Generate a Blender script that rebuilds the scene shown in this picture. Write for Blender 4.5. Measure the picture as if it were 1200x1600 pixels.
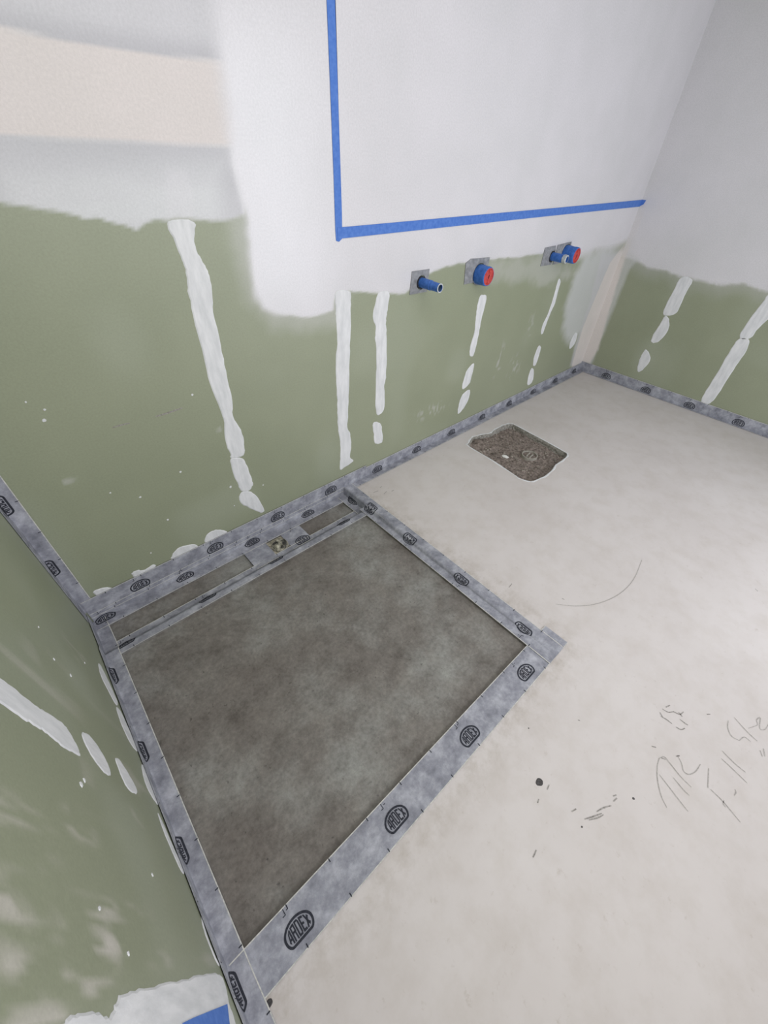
import bpy, bmesh, math, random
import numpy as np
from mathutils import Vector, noise as mnoise
from mathutils.geometry import delaunay_2d_cdt

random.seed(7)
for o in list(bpy.data.objects):
    bpy.data.objects.remove(o)
SC = bpy.context.scene
COL = SC.collection

# ------------------------------------------------------------------ camera
ROOM_X = 4.1556          # distance from left wall corner to right wall
FRONT_Y = -2.9           # wall with the glazed door opening, behind the camera
CEIL_Z = 2.7
cam_d = bpy.data.cameras.new('camera')
cam = bpy.data.objects.new('camera', cam_d)
COL.objects.link(cam)
cam.location = (0.22202, -1.49823, 1.5)
cam.rotation_euler = (0.83614, -0.04147, -0.73728)
cam_d.sensor_fit = 'VERTICAL'
cam_d.sensor_height = 36.0
cam_d.sensor_width = 27.0
cam_d.lens = 636.205 * 36.0 / 1600.0
cam_d.clip_start = 0.02
SC.camera = cam

# ------------------------------------------------------------------ world and light
w = bpy.data.worlds.new('world')
SC.world = w
w.use_nodes = True
bg = w.node_tree.nodes['Background']
bg.inputs['Color'].default_value = (0.86, 0.93, 1.0, 1)
bg.inputs['Strength'].default_value = 1.0


def area_light(name, loc, rot, sx, sy, power, color):
    l = bpy.data.lights.new(name, 'AREA')
    l.shape = 'RECTANGLE'
    l.size = sx
    l.size_y = sy
    l.energy = power
    l.color = color
    o = bpy.data.objects.new(name, l)
    COL.objects.link(o)
    o.location = loc
    o.rotation_euler = rot
    return o


# daylight through the door opening in the wall behind the camera
area_light('door_daylight', (2.65, FRONT_Y + 0.03, 1.12), (math.radians(90), 0, 0), 1.3, 2.1, 40, (0.92, 0.94, 1.0))
# area light added in a made-up window to brighten the left side
area_light('left_fill', (0.85, FRONT_Y + 0.03, 1.60), (math.radians(90), 0, 0), 1.5, 1.1, 26, (0.97, 0.96, 1.0))
# fill light added overhead, no known fitting there
area_light('overhead_fill', (0.95, -1.7, CEIL_Z - 0.05), (0, 0, 0), 1.4, 0.9, 28, (1.0, 0.95, 0.95))

vs = SC.view_settings
vs.view_transform = 'Standard'
vs.look = 'None'
vs.gamma = 1.0
vs.use_curve_mapping = False
vs.exposure = -0.54


# ------------------------------------------------------------------ helpers
def lin(r, g, b, k=1.0):
    f = lambda c: (c / 255 / 12.92) if c / 255 <= 0.04045 else ((c / 255 + 0.055) / 1.055) ** 2.4
    return (min(1, f(r) * k), min(1, f(g) * k), min(1, f(b) * k), 1)


def new_mat(name, rough=0.8, spec=0.3):
    m = bpy.data.materials.new(name)
    m.use_nodes = True
    nt = m.node_tree
    b = nt.nodes['Principled BSDF']
    b.inputs['Roughness'].default_value = rough
    b.inputs['Specular IOR Level'].default_value = spec
    return m, nt, b


def noise_node(nt, scale, detail=4, rough=0.55, coord=None, vec_scale=None):
    n = nt.nodes.new('ShaderNodeTexNoise')
    n.inputs['Scale'].default_value = scale
    n.inputs['Detail'].default_value = detail
    n.inputs['Roughness'].default_value = rough
    if coord is None:
        coord = nt.nodes.new('ShaderNodeNewGeometry').outputs['Position']
    if vec_scale:
        mp = nt.nodes.new('ShaderNodeMapping')
        mp.inputs['Scale'].default_value = vec_scale
        nt.links.new(coord, mp.inputs['Vector'])
        coord = mp.outputs['Vector']
    nt.links.new(coord, n.inputs['Vector'])
    return n.outputs['Fac']


def ramp(nt, fac, stops):
    r = nt.nodes.new('ShaderNodeValToRGB')
    els = r.color_ramp.elements
    els[0].position, els[0].color = stops[0]
    els[1].position, els[1].color = stops[-1]
    for p, c in stops[1:-1]:
        e = els.new(p)
        e.color = c
    nt.links.new(fac, r.inputs['Fac'])
    return r.outputs['Color']


def mix(nt, fac, a, b, mode='MIX'):
    m = nt.nodes.new('ShaderNodeMix')
    m.data_type = 'RGBA'
    m.blend_type = mode
    for s, v in ((m.inputs[0], fac), (m.inputs[6], a), (m.inputs[7], b)):
        if hasattr(v, 'is_linked'):
            nt.links.new(v, s)
        else:
            s.default_value = v
    return m.outputs[2]


def bump(nt, b, h, strength=0.3, dist=0.002):
    n = nt.nodes.new('ShaderNodeBump')
    n.inputs['Strength'].default_value = strength
    n.inputs['Distance'].default_value = dist
    nt.links.new(h, n.inputs['Height'])
    nt.links.new(n.outputs['Normal'], b.inputs['Normal'])


def g(v):
    return (v, v, v, 1)


def speckled(name, c0, c1, scale, rough=0.85, spec=0.25, bstr=0.2, bscale=300, bdist=0.001, vec=None, lo=0.35, hi=0.65):
    m, nt, b = new_mat(name, rough, spec)
    f = noise_node(nt, scale, 6, 0.6, vec_scale=vec)
    nt.links.new(ramp(nt, f, [(lo, c0), (hi, c1)]), b.inputs['Base Color'])
    if bstr:
        bump(nt, b, noise_node(nt, bscale, 3), bstr, bdist)
    return m


def link(o, parent=None):
    COL.objects.link(o)
    if parent is not None:
        o.parent = parent
    return o


def mesh_obj(name, verts, faces, mat, parent=None, smooth=False):
    me = bpy.data.meshes.new(name)
    me.from_pydata([tuple(v) for v in verts], [], faces)
    me.update()
    if smooth:
        me.polygons.foreach_set('use_smooth', [True] * len(me.polygons))
    if mat:
        me.materials.append(mat)
    return link(bpy.data.objects.new(name, me), parent)


def bm_obj(name, bm, mat, parent=None, smooth=False):
    me = bpy.data.meshes.new(name)
    bm.to_mesh(me)
    bm.free()
    if smooth:
        me.polygons.foreach_set('use_smooth', [True] * len(me.polygons))
    if mat:
        me.materials.append(mat)
    return link(bpy.data.objects.new(name, me), parent)


def thing(name, label, cat, loc=(0, 0, 0), group=None):
    o = bpy.data.objects.new(name, None)
    o.empty_display_size = 0.05
    COL.objects.link(o)
    o.location = loc
    o['label'] = label
    o['category'] = cat
    if group:
        o['group'] = group
    return o


def tag(o, label, cat, group=None):
    o['label'] = label
    o['category'] = cat
    if group:
        o['group'] = group
    return o


def structure(o, label):
    o['kind'] = 'structure'
    o['label'] = label
    return o


def box_bm(bm, x0, x1, y0, y1, z0, z1):
    v = [bm.verts.new(p) for p in ((x0, y0, z0), (x1, y0, z0), (x1, y1, z0), (x0, y1, z0), (x0, y0, z1), (x1, y0, z1), (x1, y1, z1), (x0, y1, z1))]
    for f in ((3, 2, 1, 0), (4, 5, 6, 7), (0, 1, 5, 4), (1, 2, 6, 5), (2, 3, 7, 6), (3, 0, 4, 7)):
        bm.faces.new([v[i] for i in f])


# planes of the room: 2D -> 3D with an offset h into the room
LW_A, LW_B = 0.002, 0.020            # left wall runs x = LW_A + LW_B * y (a degree off square)


def on_back(p, h=0.0):
    return Vector((p[0], -h, p[1]))


def on_right(p, h=0.0):
    return Vector((ROOM_X - h, p[0], p[1]))


def on_left(p, h=0.0):
    return Vector((LW_A + LW_B * p[0] + h, p[0], p[1]))


def on_floor(p, h=0.0, z=0.0):
    return Vector((p[0], p[1], z + h))


def seg_dist(P, poly, closed=True):
    """unsigned distance of points P (n,2) to a polyline"""
    poly = np.array(poly, float)
    n = len(poly)
    best = np.full(len(P), 1e9)
    for i in range(n if closed else n - 1):
        a, b = poly[i], poly[(i + 1) % n]
        d = b - a
        t = np.clip(((P - a) @ d) / max(d @ d, 1e-12), 0, 1)
        q = a + t[:, None] * d
        best = np.minimum(best, np.hypot(*(P - q).T))
    return best


def signed(P, poly):
    """signed distance, positive inside"""
    d = seg_dist(P, poly)
    poly = np.array(poly, float)
    ins = np.zeros(len(P), bool)
    n = len(poly)
    for i in range(n):
        a, b = poly[i], poly[(i + 1) % n]
        c = (a[1] > P[:, 1]) != (b[1] > P[:, 1])
        with np.errstate(divide='ignore', invalid='ignore'):
            xi = (b[0] - a[0]) * (P[:, 1] - a[1]) / (b[1] - a[1]) + a[0]
        ins ^= c & (P[:, 0] < xi)
    return np.where(ins, d, -d)


def sstep(e0, e1, x):
    t = np.clip((x - e0) / (e1 - e0), 0, 1)
    return t * t * (3 - 2 * t)


def vnoise(P, scale, seed=0):
    """cheap smooth value noise in [-1,1]"""
    rng = np.random.RandomState(seed)
    T = rng.rand(64, 64) * 2 - 1
    q = P * scale
    i = np.floor(q).astype(int)
    f = q - i
    f = f * f * (3 - 2 * f)
    a = T[i[:, 0] % 64, i[:, 1] % 64]
    b = T[(i[:, 0] + 1) % 64, i[:, 1] % 64]
    c = T[i[:, 0] % 64, (i[:, 1] + 1) % 64]
    d = T[(i[:, 0] + 1) % 64, (i[:, 1] + 1) % 64]
    return (a * (1 - f[:, 0]) + b * f[:, 0]) * (1 - f[:, 1]) + (c * (1 - f[:, 0]) + d * f[:, 0]) * f[:, 1]


# ------------------------------------------------------------------ materials
def board_material(name):
    """plasterboard sheet: paint colour comes from the sheet's paint attribute, gloss from its gloss attribute"""
    m, nt, b = new_mat(name, 0.6, 0.7)
    a = nt.nodes.new('ShaderNodeAttribute')
    a.attribute_name = 'paint'
    fine = noise_node(nt, 160, 5, 0.7)
    big = noise_node(nt, 3.0, 4, 0.6)
    c = mix(nt, 1.0, a.outputs['Color'], ramp(nt, fine, [(0.3, g(0.91)), (0.7, g(1.06))]), 'MULTIPLY')
    c = mix(nt, 1.0, c, ramp(nt, big, [(0.3, (0.95, 0.96, 0.95, 1)), (0.7, g(1.03))]), 'MULTIPLY')
    nt.links.new(c, b.inputs['Base Color'])
    ga = nt.nodes.new('ShaderNodeAttribute')
    ga.attribute_name = 'gloss'
    mr = nt.nodes.new('ShaderNodeMapRange')
    mr.inputs['To Min'].default_value = 0.50
    mr.inputs['To Max'].default_value = 0.24
    nt.links.new(ga.outputs['Fac'], mr.inputs['Value'])
    nt.links.new(mr.outputs['Result'], b.inputs['Roughness'])
    bump(nt, b, noise_node(nt, 420, 2), 0.10, 0.001)
    return m


M = {}
M['board'] = board_material('plasterboard')
M['compound'] = speckled('joint_compound', lin(214, 216, 218), lin(232, 233, 235), 40, 0.75, 0.3, 0.35, 90, 0.002, vec=(1, 1, 0.25))
M['plain_wall'] = speckled('primed_wall', lin(205, 204, 203), lin(214, 213, 212), 3, 0.7, 0.3, 0.05)
M['blue_tape'] = speckled('blue_masking_tape', lin(74, 118, 200), lin(92, 134, 210), 60, 0.6, 0.3, 0.15, 500)
M['ink_and_shade'] = speckled('printed_ink_and_shade', lin(50, 52, 60), lin(64, 66, 74), 200, 0.85, 0.1, 0)  # print on the tapes, also the shade rings at the pipe feet
M['fringe'] = speckled('fleece_edge', lin(186, 187, 184), lin(220, 219, 213), 120, 0.9, 0.1, 0.2)
M['pencil'] = speckled('pencil_graphite', lin(156, 151, 147), lin(190, 186, 182), 150, 0.7, 0.2, 0)
M['scuff'] = speckled('dark_scuff', lin(128, 124, 120), lin(180, 176, 172), 160, 0.8, 0.2, 0)
M['spot'] = speckled('dark_residue', lin(66, 64, 64), lin(96, 94, 94), 200, 0.8, 0.2, 0.3)
M['membrane'] = speckled('grey_membrane', lin(128, 130, 134), lin(158, 160, 164), 45, 0.85, 0.2, 0.3, 300)
M['pipe_blue'] = speckled('blue_wrap', lin(48, 98, 178), lin(70, 122, 204), 60, 0.5, 0.4, 0.4, 120, 0.002)
M['pipe_dark'] = speckled('pipe_bore', lin(60, 84, 116), lin(72, 96, 128), 60, 0.6, 0.3, 0)
M['cap_red'] = speckled('red_test_cap', lin(178, 58, 56), lin(202, 82, 78), 80, 0.5, 0.4, 0.2)
M['metal'] = speckled('pale_metal', lin(170, 178, 184), lin(210, 214, 216), 90, 0.35, 0.6, 0.2)
M['hole_edge'] = speckled('cut_screed', lin(120, 118, 112), lin(170, 167, 160), 70, 0.95, 0.1, 0.6, 120, 0.004)
M['rubble'] = speckled('soil_rubble', lin(104, 95, 89), lin(164, 152, 144), 60, 0.98, 0.1, 0.9, 160, 0.006, lo=0.34, hi=0.66)
M['stone'] = speckled('rubble_stone', lin(92, 86, 80), lin(176, 168, 158), 25, 0.95, 0.1, 0.4, 200)
M['white_chip'] = speckled('white_chip', lin(226, 226, 222), lin(240, 240, 236), 60, 0.8, 0.2, 0.2)
M['pvc'] = speckled('old_plastic_pipe', lin(150, 146, 138), lin(182, 178, 168), 80, 0.7, 0.3, 0.3)
M['plug'] = speckled('crumpled_wrap', lin(40, 40, 34), lin(186, 182, 164), 34, 0.35, 0.5, 0.8, 70, 0.008, lo=0.42, hi=0.60)  # dark wrinkle shade and bright highlights are put into the colour
M['grit'] = speckled('pale_grit', lin(128, 124, 110), lin(190, 184, 166), 60, 0.95, 0.1, 0.6, 150, 0.003)


def fleece_material():
    m, nt, b = new_mat('sealing_tape_fleece', 0.85, 0.15)
    big = noise_node(nt, 16, 6, 0.65)
    mid = noise_node(nt, 70, 5, 0.7)
    fine = noise_node(nt, 500, 2)
    c = ramp(nt, big, [(0.32, lin(130, 132, 142)), (0.5, lin(158, 160, 170)), (0.68, lin(188, 190, 199))])
    c = mix(nt, 1.0, c, ramp(nt, mid, [(0.3, g(0.82)), (0.7, g(1.10))]), 'MULTIPLY')
    nt.links.new(c, b.inputs['Base Color'])
    bump(nt, b, fine, 0.25, 0.0008)
    return m


M['fleece'] = fleece_material()


def screed_material():
    m, nt, b = new_mat('cream_screed', 0.7, 0.25)
    big = noise_node(nt, 1.6, 5, 0.6)
    mid = noise_node(nt, 9, 6, 0.65)
    dirt = noise_node(nt, 30, 6, 0.75)
    c = ramp(nt, big, [(0.3, lin(206, 200, 197)), (0.7, lin(216, 211, 209))])
    c = mix(nt, 1.0, c, ramp(nt, mid, [(0.30, (0.93, 0.92, 0.90, 1)), (0.55, g(1.0)), (1, g(1.02))]), 'MULTIPLY')
    c = mix(nt, 1.0, c, ramp(nt, dirt, [(0.22, (0.80, 0.77, 0.73, 1)), (0.40, g(1.0)), (1, g(1.0))]), 'MULTIPLY')
    # grime trodden along the sealing tape of the shower recess
    a = nt.nodes.new('ShaderNodeAttribute')
    a.attribute_name = 'grime'
    gr = nt.nodes.new('ShaderNodeMath')
    gr.operation = 'MULTIPLY'
    nt.links.new(a.outputs['Fac'], gr.inputs[0])
    nz = ramp(nt, noise_node(nt, 14, 6, 0.7), [(0.42, g(0)), (0.72, g(1))])
    nt.links.new(nz, gr.inputs[1])
    c = mix(nt, gr.outputs[0], c, lin(160, 150, 136))
    nt.links.new(c, b.inputs['Base Color'])
    bump(nt, b, noise_node(nt, 120, 4), 0.12, 0.0015)
    return m


M['screed'] = screed_material()


def concrete_material():
    m, nt, b = new_mat('bare_concrete', 0.85, 0.2)
    big = noise_node(nt, 2.3, 6, 0.62)
    mid = noise_node(nt, 13, 7, 0.68)
    fine = noise_node(nt, 75, 6, 0.75)
    pits = noise_node(nt, 60, 3, 0.5)
    c = ramp(nt, big, [(0.34, lin(116, 110, 105)), (0.50, lin(129, 125, 120)), (0.66, lin(150, 150, 146))])
    c = mix(nt, 1.0, c, ramp(nt, mid, [(0.32, (0.74, 0.73, 0.72, 1)), (0.5, g(1.0)), (0.68, (1.16, 1.17, 1.16, 1))]), 'MULTIPLY')
    c = mix(nt, 1.0, c, ramp(nt, fine, [(0.3, g(0.74)), (0.7, g(1.18))]), 'MULTIPLY')
    c = mix(nt, 1.0, c, ramp(nt, pits, [(0.26, g(0.62)), (0.33, g(1.0)), (1, g(1.0))]), 'MULTIPLY')
    nt.links.new(c, b.inputs['Base Color'])
    bump(nt, b, mid, 0.25, 0.004)
    return m


M['concrete'] = concrete_material()

# ------------------------------------------------------------------ room shell
GREEN = np.array(lin(150, 156, 132)[:3])
GREEN_PALE = np.array(lin(174, 180, 163)[:3])
WHITE = np.array(lin(222, 220, 224)[:3])
THIN = np.array(lin(214, 215, 217)[:3])
GREY = np.array(lin(206, 205, 209)[:3])
GREYD = np.array(lin(184, 183, 188)[:3])
PINK = np.array(lin(220, 212, 209)[:3])
CREAM = np.array(lin(224, 217, 213)[:3])
HAZE = np.array(lin(205, 207, 207)[:3])


def sheet(name, to3d, u0, u1, v0, v1, step, painter, label, back):
    """wall sheet as a fine grid with its paint layers as attributes, plus a rim running back into the wall"""
    nu = int(round((u1 - u0) / step)) + 1
    nv = int(round((v1 - v0) / step)) + 1
    us = np.linspace(u0, u1, nu)
    vv = np.linspace(v0, v1, nv)
    U, V = np.meshgrid(us, vv)
    P = np.stack([U.ravel(), V.ravel()], 1)
    verts = [to3d(p, 0.0) for p in P]
    faces = []
    for j in range(nv - 1):
        for i in range(nu - 1):
            a = j * nu + i
            faces.append((a, a + 1, a + nu + 1, a + nu))
    corner = [(u0, v0), (u1, v0), (u1, v1), (u0, v1)]
    cid = [0, nu - 1, nu * nv - 1, nu * (nv - 1)]
    n0 = len(verts)
    verts += [to3d(c, -back) for c in corner]
    for k in range(4):
        faces.append((cid[k], n0 + k, n0 + (k + 1) % 4, cid[(k + 1) % 4]))
    faces.append((n0 + 3, n0 + 2, n0 + 1, n0))
    o = mesh_obj(name, verts, faces, M['board'])
    me = o.data
    col, gloss = painter(P)
    col = np.vstack([col, np.tile(col[0], (4, 1))])
    gloss = np.concatenate([gloss, [0] * 4])
    at = me.color_attributes.new('paint', 'FLOAT_COLOR', 'POINT')
    at.data.foreach_set('color', np.hstack([np.clip(col, 0, 1), np.ones((len(col), 1))]).astype(np.float32).ravel())
    ga = me.attributes.new('gloss', 'FLOAT', 'POINT')
    ga.data.foreach_set('value', gloss.astype(np.float32))
    return structure(o, label)


def lay(col, f, c):
    return col * (1 - f[:, None]) + c[None, :] * f[:, None]


def paint_back(P):
    n1, n2 = vnoise(P, 9, 1), vnoise(P, 34, 2)
    wob = 0.006 * n1 + 0.004 * n2
    col = np.tile(GREEN, (len(P), 1))
    # rubbed, dusty parts of the green board
    col = lay(col, 0.25 * sstep(0.1, 0.9, vnoise(P, 4, 8)), GREEN_PALE)
    gloss = np.full(len(P), 0.25)
    # thinly painted bands of the upper left
    thin = signed(P, [(0.322, 1.373), (0.363, 1.358), (0.434, 1.345), (0.496, 1.328), (0.566, 1.313), (0.644, 1.293), (0.698, 1.308), (0.790, 1.307), (0.869, 1.301), (0.986, 1.305), (1.160, 1.839), (0.458, 1.722)]) + wob
    f = sstep(-0.004, 0.006, thin)
    col = lay(col, f, THIN)
    col = lay(col, f * sstep(-0.3, 0.7, vnoise(P * [1, 6], 5, 5)) * 0.35, GREY)
    pink = signed(P, [(0.440, 1.649), (0.501, 1.647), (0.602, 1.643), (0.720, 1.643), (0.838, 1.643), (0.963, 1.646), (1.048, 1.648), (1.013, 1.477), (0.839, 1.476), (0.689, 1.477), (0.531, 1.477), (0.420, 1.478), (0.355, 1.482)])
    above = signed(P, [(0.440, 1.649), (0.501, 1.647), (0.602, 1.643), (0.720, 1.643), (0.838, 1.643), (0.963, 1.646), (1.048, 1.648), (1.126, 1.852), (0.487, 1.741)])
    below = signed(P, [(0.355, 1.482), (0.420, 1.478), (0.531, 1.477), (0.689, 1.477), (0.839, 1.476), (0.968, 1.476), (1.005, 0.731), (0.100, 0.983)])
    col = lay(col, sstep(-0.004, 0.004, above), GREY)
    col = lay(col, sstep(-0.002, 0.002, above) * (1 - sstep(0.0, 0.05, above)) * 0.8, GREYD)
    col = lay(col, sstep(-0.002, 0.003, pink), PINK)
    col = lay(col, sstep(-0.002, 0.002, below) * (1 - sstep(0.0, 0.11, below)) * 0.7 * f, GREYD)
    # feathered joint compound running on under the thin paint
    fe = signed(P, [(0.735, 1.300), (0.745, 1.374), (0.774, 1.427), (0.828, 1.427), (0.834, 1.373), (0.812, 1.296)])
    col = lay(col, sstep(-0.01, 0.02, fe) * 0.4, WHITE)
    # spray mist beside the roller edge
    mist = signed(P, [(0.963, 1.322), (0.965, 1.199), (0.975, 1.075), (1.044, 0.980), (1.188, 0.943), (1.352, 0.927), (1.391, 1.071), (1.081, 1.369)])
    col = lay(col, sstep(-0.07, 0.01, mist + wob * 2) * 0.28, WHITE)
    mist2 = signed(P, [(3.456, 0.824), (3.472, 0.650), (3.528, 0.479), (3.723, 0.340), (3.910, 0.381), (3.946, 0.577), (3.973, 0.807), (4.086, 0.927), (3.846, 1.009), (3.529, 0.976)])
    col = lay(col, sstep(-0.06, 0.05, mist2 + wob * 3) * 0.85, HAZE)
    mist3 = signed(P, [(2.359, 1.048), (2.954, 1.026), (3.475, 0.862), (3.041, 0.873), (2.519, 0.936)])
    col = lay(col, sstep(-0.05, 0.04, mist3 + wob * 4) * 0.28, WHITE)
    # the main coat of white wall paint
    white = signed(P, [(1.008, 1.813), (0.991, 1.752), (0.974, 1.641), (0.968, 1.477), (0.977, 1.386), (0.986, 1.305), (0.976, 1.160), (0.978, 1.075), (0.998, 1.028), (1.052, 0.995), (1.160, 0.970), (1.270, 0.961), (1.326, 0.967), (1.343, 1.036), (1.460, 1.023), (1.611, 0.997), (1.744, 0.977), (1.785, 0.991), (1.802, 1.064), (1.910, 1.050), (2.040, 1.056), (2.147, 1.068), (2.325, 1.063), (2.598, 1.050), (2.814, 1.045), (2.946, 1.040), (3.169, 0.993), (3.437, 0.976), (3.656, 0.996), (3.973, 0.987), (4.215, 1.028), (4.342, 1.968), (4.143, 2.335)])
    soft = 0.007 + 0.035 * sstep(2.9, 3.4, P[:, 0]) + 0.014 * sstep(1.15, 0.95, P[:, 0]) + 0.02 * sstep(1.35, 1.6, P[:, 1]) * sstep(1.3, 1.1, P[:, 0])
    f = sstep(-1, 1, (white + wob) / soft)
    col = lay(col, f, WHITE)
    gloss = np.maximum(gloss, f)
    mott = sstep(0.2, 0.9, vnoise(P, 2.2, 9))
    col = lay(col, f * mott * 0.12, GREY)
    # cream corner joint
    cj = signed(P, [(4.186, 1.953), (4.182, 1.321), (4.168, 1.039), (3.988, 0.889), (3.904, 0.419), (3.957, 0.081), (4.203, -0.061), (4.804, -0.217), (4.563, 1.990)]) + wob * 0.5
    greyj = signed(P, [(4.168, 1.039), (3.774, 0.975), (3.865, 0.637), (3.868, 0.256), (3.915, 0.092), (4.203, -0.061), (4.804, -0.217), (4.401, 1.024)]) + wob
    low = sstep(1.02, 0.9, P[:, 1])
    col = lay(col, sstep(-0.02, 0.03, greyj) * 0.75 * low, GREY)
    col = lay(col, sstep(-0.006, 0.008, cj) * (0.25 + 0.7 * low), CREAM)
    # chalky scuffs low on the board
    for cx, cz, rx, rz, k in ((2.05, 0.26, .18, .05, .35), (2.72, 0.42, .05, .14, .35), (2.95, 0.33, .10, .10, .3), (0.75, 0.62, .05, .04, .25), (0.19, 0.62, .03, .03, .3), (3.02, .6, .06, .1, .2)):
        d = np.hypot((P[:, 0] - cx) / rx, (P[:, 1] - cz) / rz)
        col = lay(col, sstep(1.3, 0.2, d) * sstep(0.1, 0.6, vnoise(P * [1.0, 0.6], 60, 12)) * k, WHITE)
    return col, gloss


def paint_right(P):
    wob = 0.010 * vnoise(P, 8, 21) + 0.005 * vnoise(P, 30, 22) + 0.004 * vnoise(P, 80, 23)
    col = np.tile(GREEN, (len(P), 1))
    col = lay(col, 0.22 * sstep(0.1, 0.9, vnoise(P, 4, 28)), GREEN_PALE)
    gloss = np.full(len(P), 0.2)
    dust = signed(P, [(-0.475, 0.030), (-0.388, 0.283), (-0.484, 0.416), (-0.689, 0.401), (-0.748, 0.131), (-0.620, 0.014)])
    col = lay(col, sstep(-0.08, 0.08, dust + wob * 2) * 0.25, GREEN_PALE)
    # white wall paint of the upper wall
    white = signed(P, np.vstack([[(0.959, 2.454), (0.091, 0.942), (-0.078, 0.912), (-0.213, 0.887), (-0.410, 0.870), (-0.569, 0.863), (-0.757, 0.862), (-0.858, 0.894), (-1.016, 0.879)], [(-2.0, 0.84), (-5, 0.84), (-5, 4), (1, 4)]]))
    f = sstep(-1, 1, (white + wob) / 0.014)
    col = lay(col, f, WHITE)
    mist = sstep(-0.11, 0.0, white + wob * 2) * (1 - f)
    col = lay(col, mist * 0.25, GREY)
    gloss = np.maximum(gloss, f * 0.9)
    low = sstep(1.05, 0.85, P[:, 1])
    gj = signed(P, [(0.101, 1.027), (-0.147, 0.923), (-0.105, 0.851), (-0.094, 0.266), (-0.099, 0.089), (-0.075, -0.022), (0.081, -0.045)]) + wob * 0.4
    col = lay(col, sstep(-0.01, 0.015, gj) * low * 0.65, HAZE)
    cj = signed(P, [(0.221, 1.304), (-0.052, 1.251), (-0.039, 0.884), (-0.100, 0.206), (-0.071, 0.068), (-0.058, -0.028), (0.081, -0.045)]) + wob * 0.4
    col = lay(col, sstep(-0.006, 0.008, cj) * (0.2 + 0.75 * low), CREAM)
    return col, gloss


def paint_left(P):
    wob = 0.006 * vnoise(P, 9, 31) + 0.003 * vnoise(P, 40, 32)
    col = np.tile(GREEN, (len(P), 1))
    col = lay(col, 0.35 * sstep(-0.2, 0.9, vnoise(P, 5, 38)), GREEN_PALE)
    # long rubbed streaks and chalk dust
    st = sstep(0.25, 0.8, vnoise(P * [1.0, 0.35], 26, 33)) * sstep(-0.1, 0.7, vnoise(P, 5, 34))
    col = lay(col, st * 0.30 * sstep(-0.5, -0.9, P[:, 0]), CREAM)
    n = 0.6 * vnoise(P * [3.0, 0.55], 34, 35) + 0.5 * vnoise(P * [1.0, 0.5], 40, 36)
    for (cy, cz), ry, rz, k in zip([(-1.174, 0.867), (-1.213, 0.903), (-1.225, 0.686), (-1.257, 0.676), (-1.286, 0.760), (-1.284, 0.883), (-1.307, 0.856), (-1.076, 0.652), (-0.965, 0.293), (-1.198, 0.575), (-1.271, 0.483), (-0.445, 0.325), (-1.107, 0.855)], (.03, .03, .035, .03, .04, .05, .05, .03, .025, .015, .015, .05, .03), (.06, .08, .10, .08, .10, .14, .12, .06, .04, .09, .08, .08, .10), (.5, .5, .55, .5, .5, .4, .4, .5, .45, .45, .4, .3, .3)):
        d = np.hypot((P[:, 0] - cy) / ry, (P[:, 1] - cz) / rz)
        col = lay(col, sstep(1.4, 0.3, d) * sstep(-0.1, 0.6, n) * k, CREAM)
    gloss = np.full(len(P), 0.15)
    return col, gloss


wall_back = sheet('wall_back', on_back, -0.06, ROOM_X + 0.06, -0.09, CEIL_Z, 0.008, paint_back, 'green moisture board back wall with white painted top half', 0.09)
wall_right = sheet('wall_right', on_right, FRONT_Y, 0.0, -0.09, CEIL_Z, 0.014, paint_right, 'darker right wall, white above ragged edge, green board below', 0.09)
wall_left = sheet('wall_left', on_left, FRONT_Y, 0.0, -0.09, CEIL_Z, 0.009, paint_left, 'green plasterboard wall along the left side of the shower recess', 0.09)

# remaining shell, behind the photographer
bm = bmesh.new()
WX0, WX1, WZ0, WZ1 = 2.0, 3.3, 0.0, 2.15
F0, F1 = FRONT_Y - 0.1, FRONT_Y
VX0, VX1, VZ0, VZ1 = 0.1, 1.6, 1.05, 2.15
box_bm(bm, -0.2, VX0, F0, F1, -0.09, CEIL_Z)
box_bm(bm, VX0, VX1, F0, F1, -0.09, VZ0)
box_bm(bm, VX0, VX1, F0, F1, VZ1, CEIL_Z)
box_bm(bm, VX1, WX0, F0, F1, -0.09, CEIL_Z)
box_bm(bm, WX1, ROOM_X + 0.09, F0, F1, -0.09, CEIL_Z)
box_bm(bm, WX0, WX1, F0, F1, -0.09, WZ0)
box_bm(bm, WX0, WX1, F0, F1, WZ1, CEIL_Z)
structure(bm_obj('wall_front', bm, M['plain_wall']), 'plain wall with door and added window openings behind the photographer')
bm = bmesh.new()
box_bm(bm, -0.2, ROOM_X + 0.09, FRONT_Y - 0.1, 0.09, CEIL_Z, CEIL_Z + 0.1)
structure(bm_obj('ceiling', bm, M['plain_wall']), 'plain white ceiling')

# ------------------------------------------------------------------ floors
STEP_X0, STEP_X1 = 1.352, 1.338      # step edge at the back and at the front corner
TRENCH_Y = -0.200
TRENCH_Z = -0.053
RAMP_Z = -0.028
FRONT_EDGE_Y = -1.340


def ramp_z(y):
    t = (y - TRENCH_Y) / (FRONT_EDGE_Y - TRENCH_Y)
    return RAMP_Z * (1 - max(0, min(1, t)))


HOLE = [(2.283, -0.184), (2.315, -0.159), (2.375, -0.133), (2.413, -0.131), (2.477, -0.150), (2.539, -0.176), (2.583, -0.167), (2.654, -0.166), (2.715, -0.168), (2.754, -0.180), (2.773, -0.201), (2.776, -0.227), (2.763, -0.420), (2.743, -0.632), (2.739, -0.659), (2.713, -0.677), (2.661, -0.683), (2.556, -0.682), (2.478, -0.700), (2.384, -0.702), (2.292, -0.686), (2.267, -0.666), (2.246, -0.615), (2.251, -0.569), (2.273, -0.390)]


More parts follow.
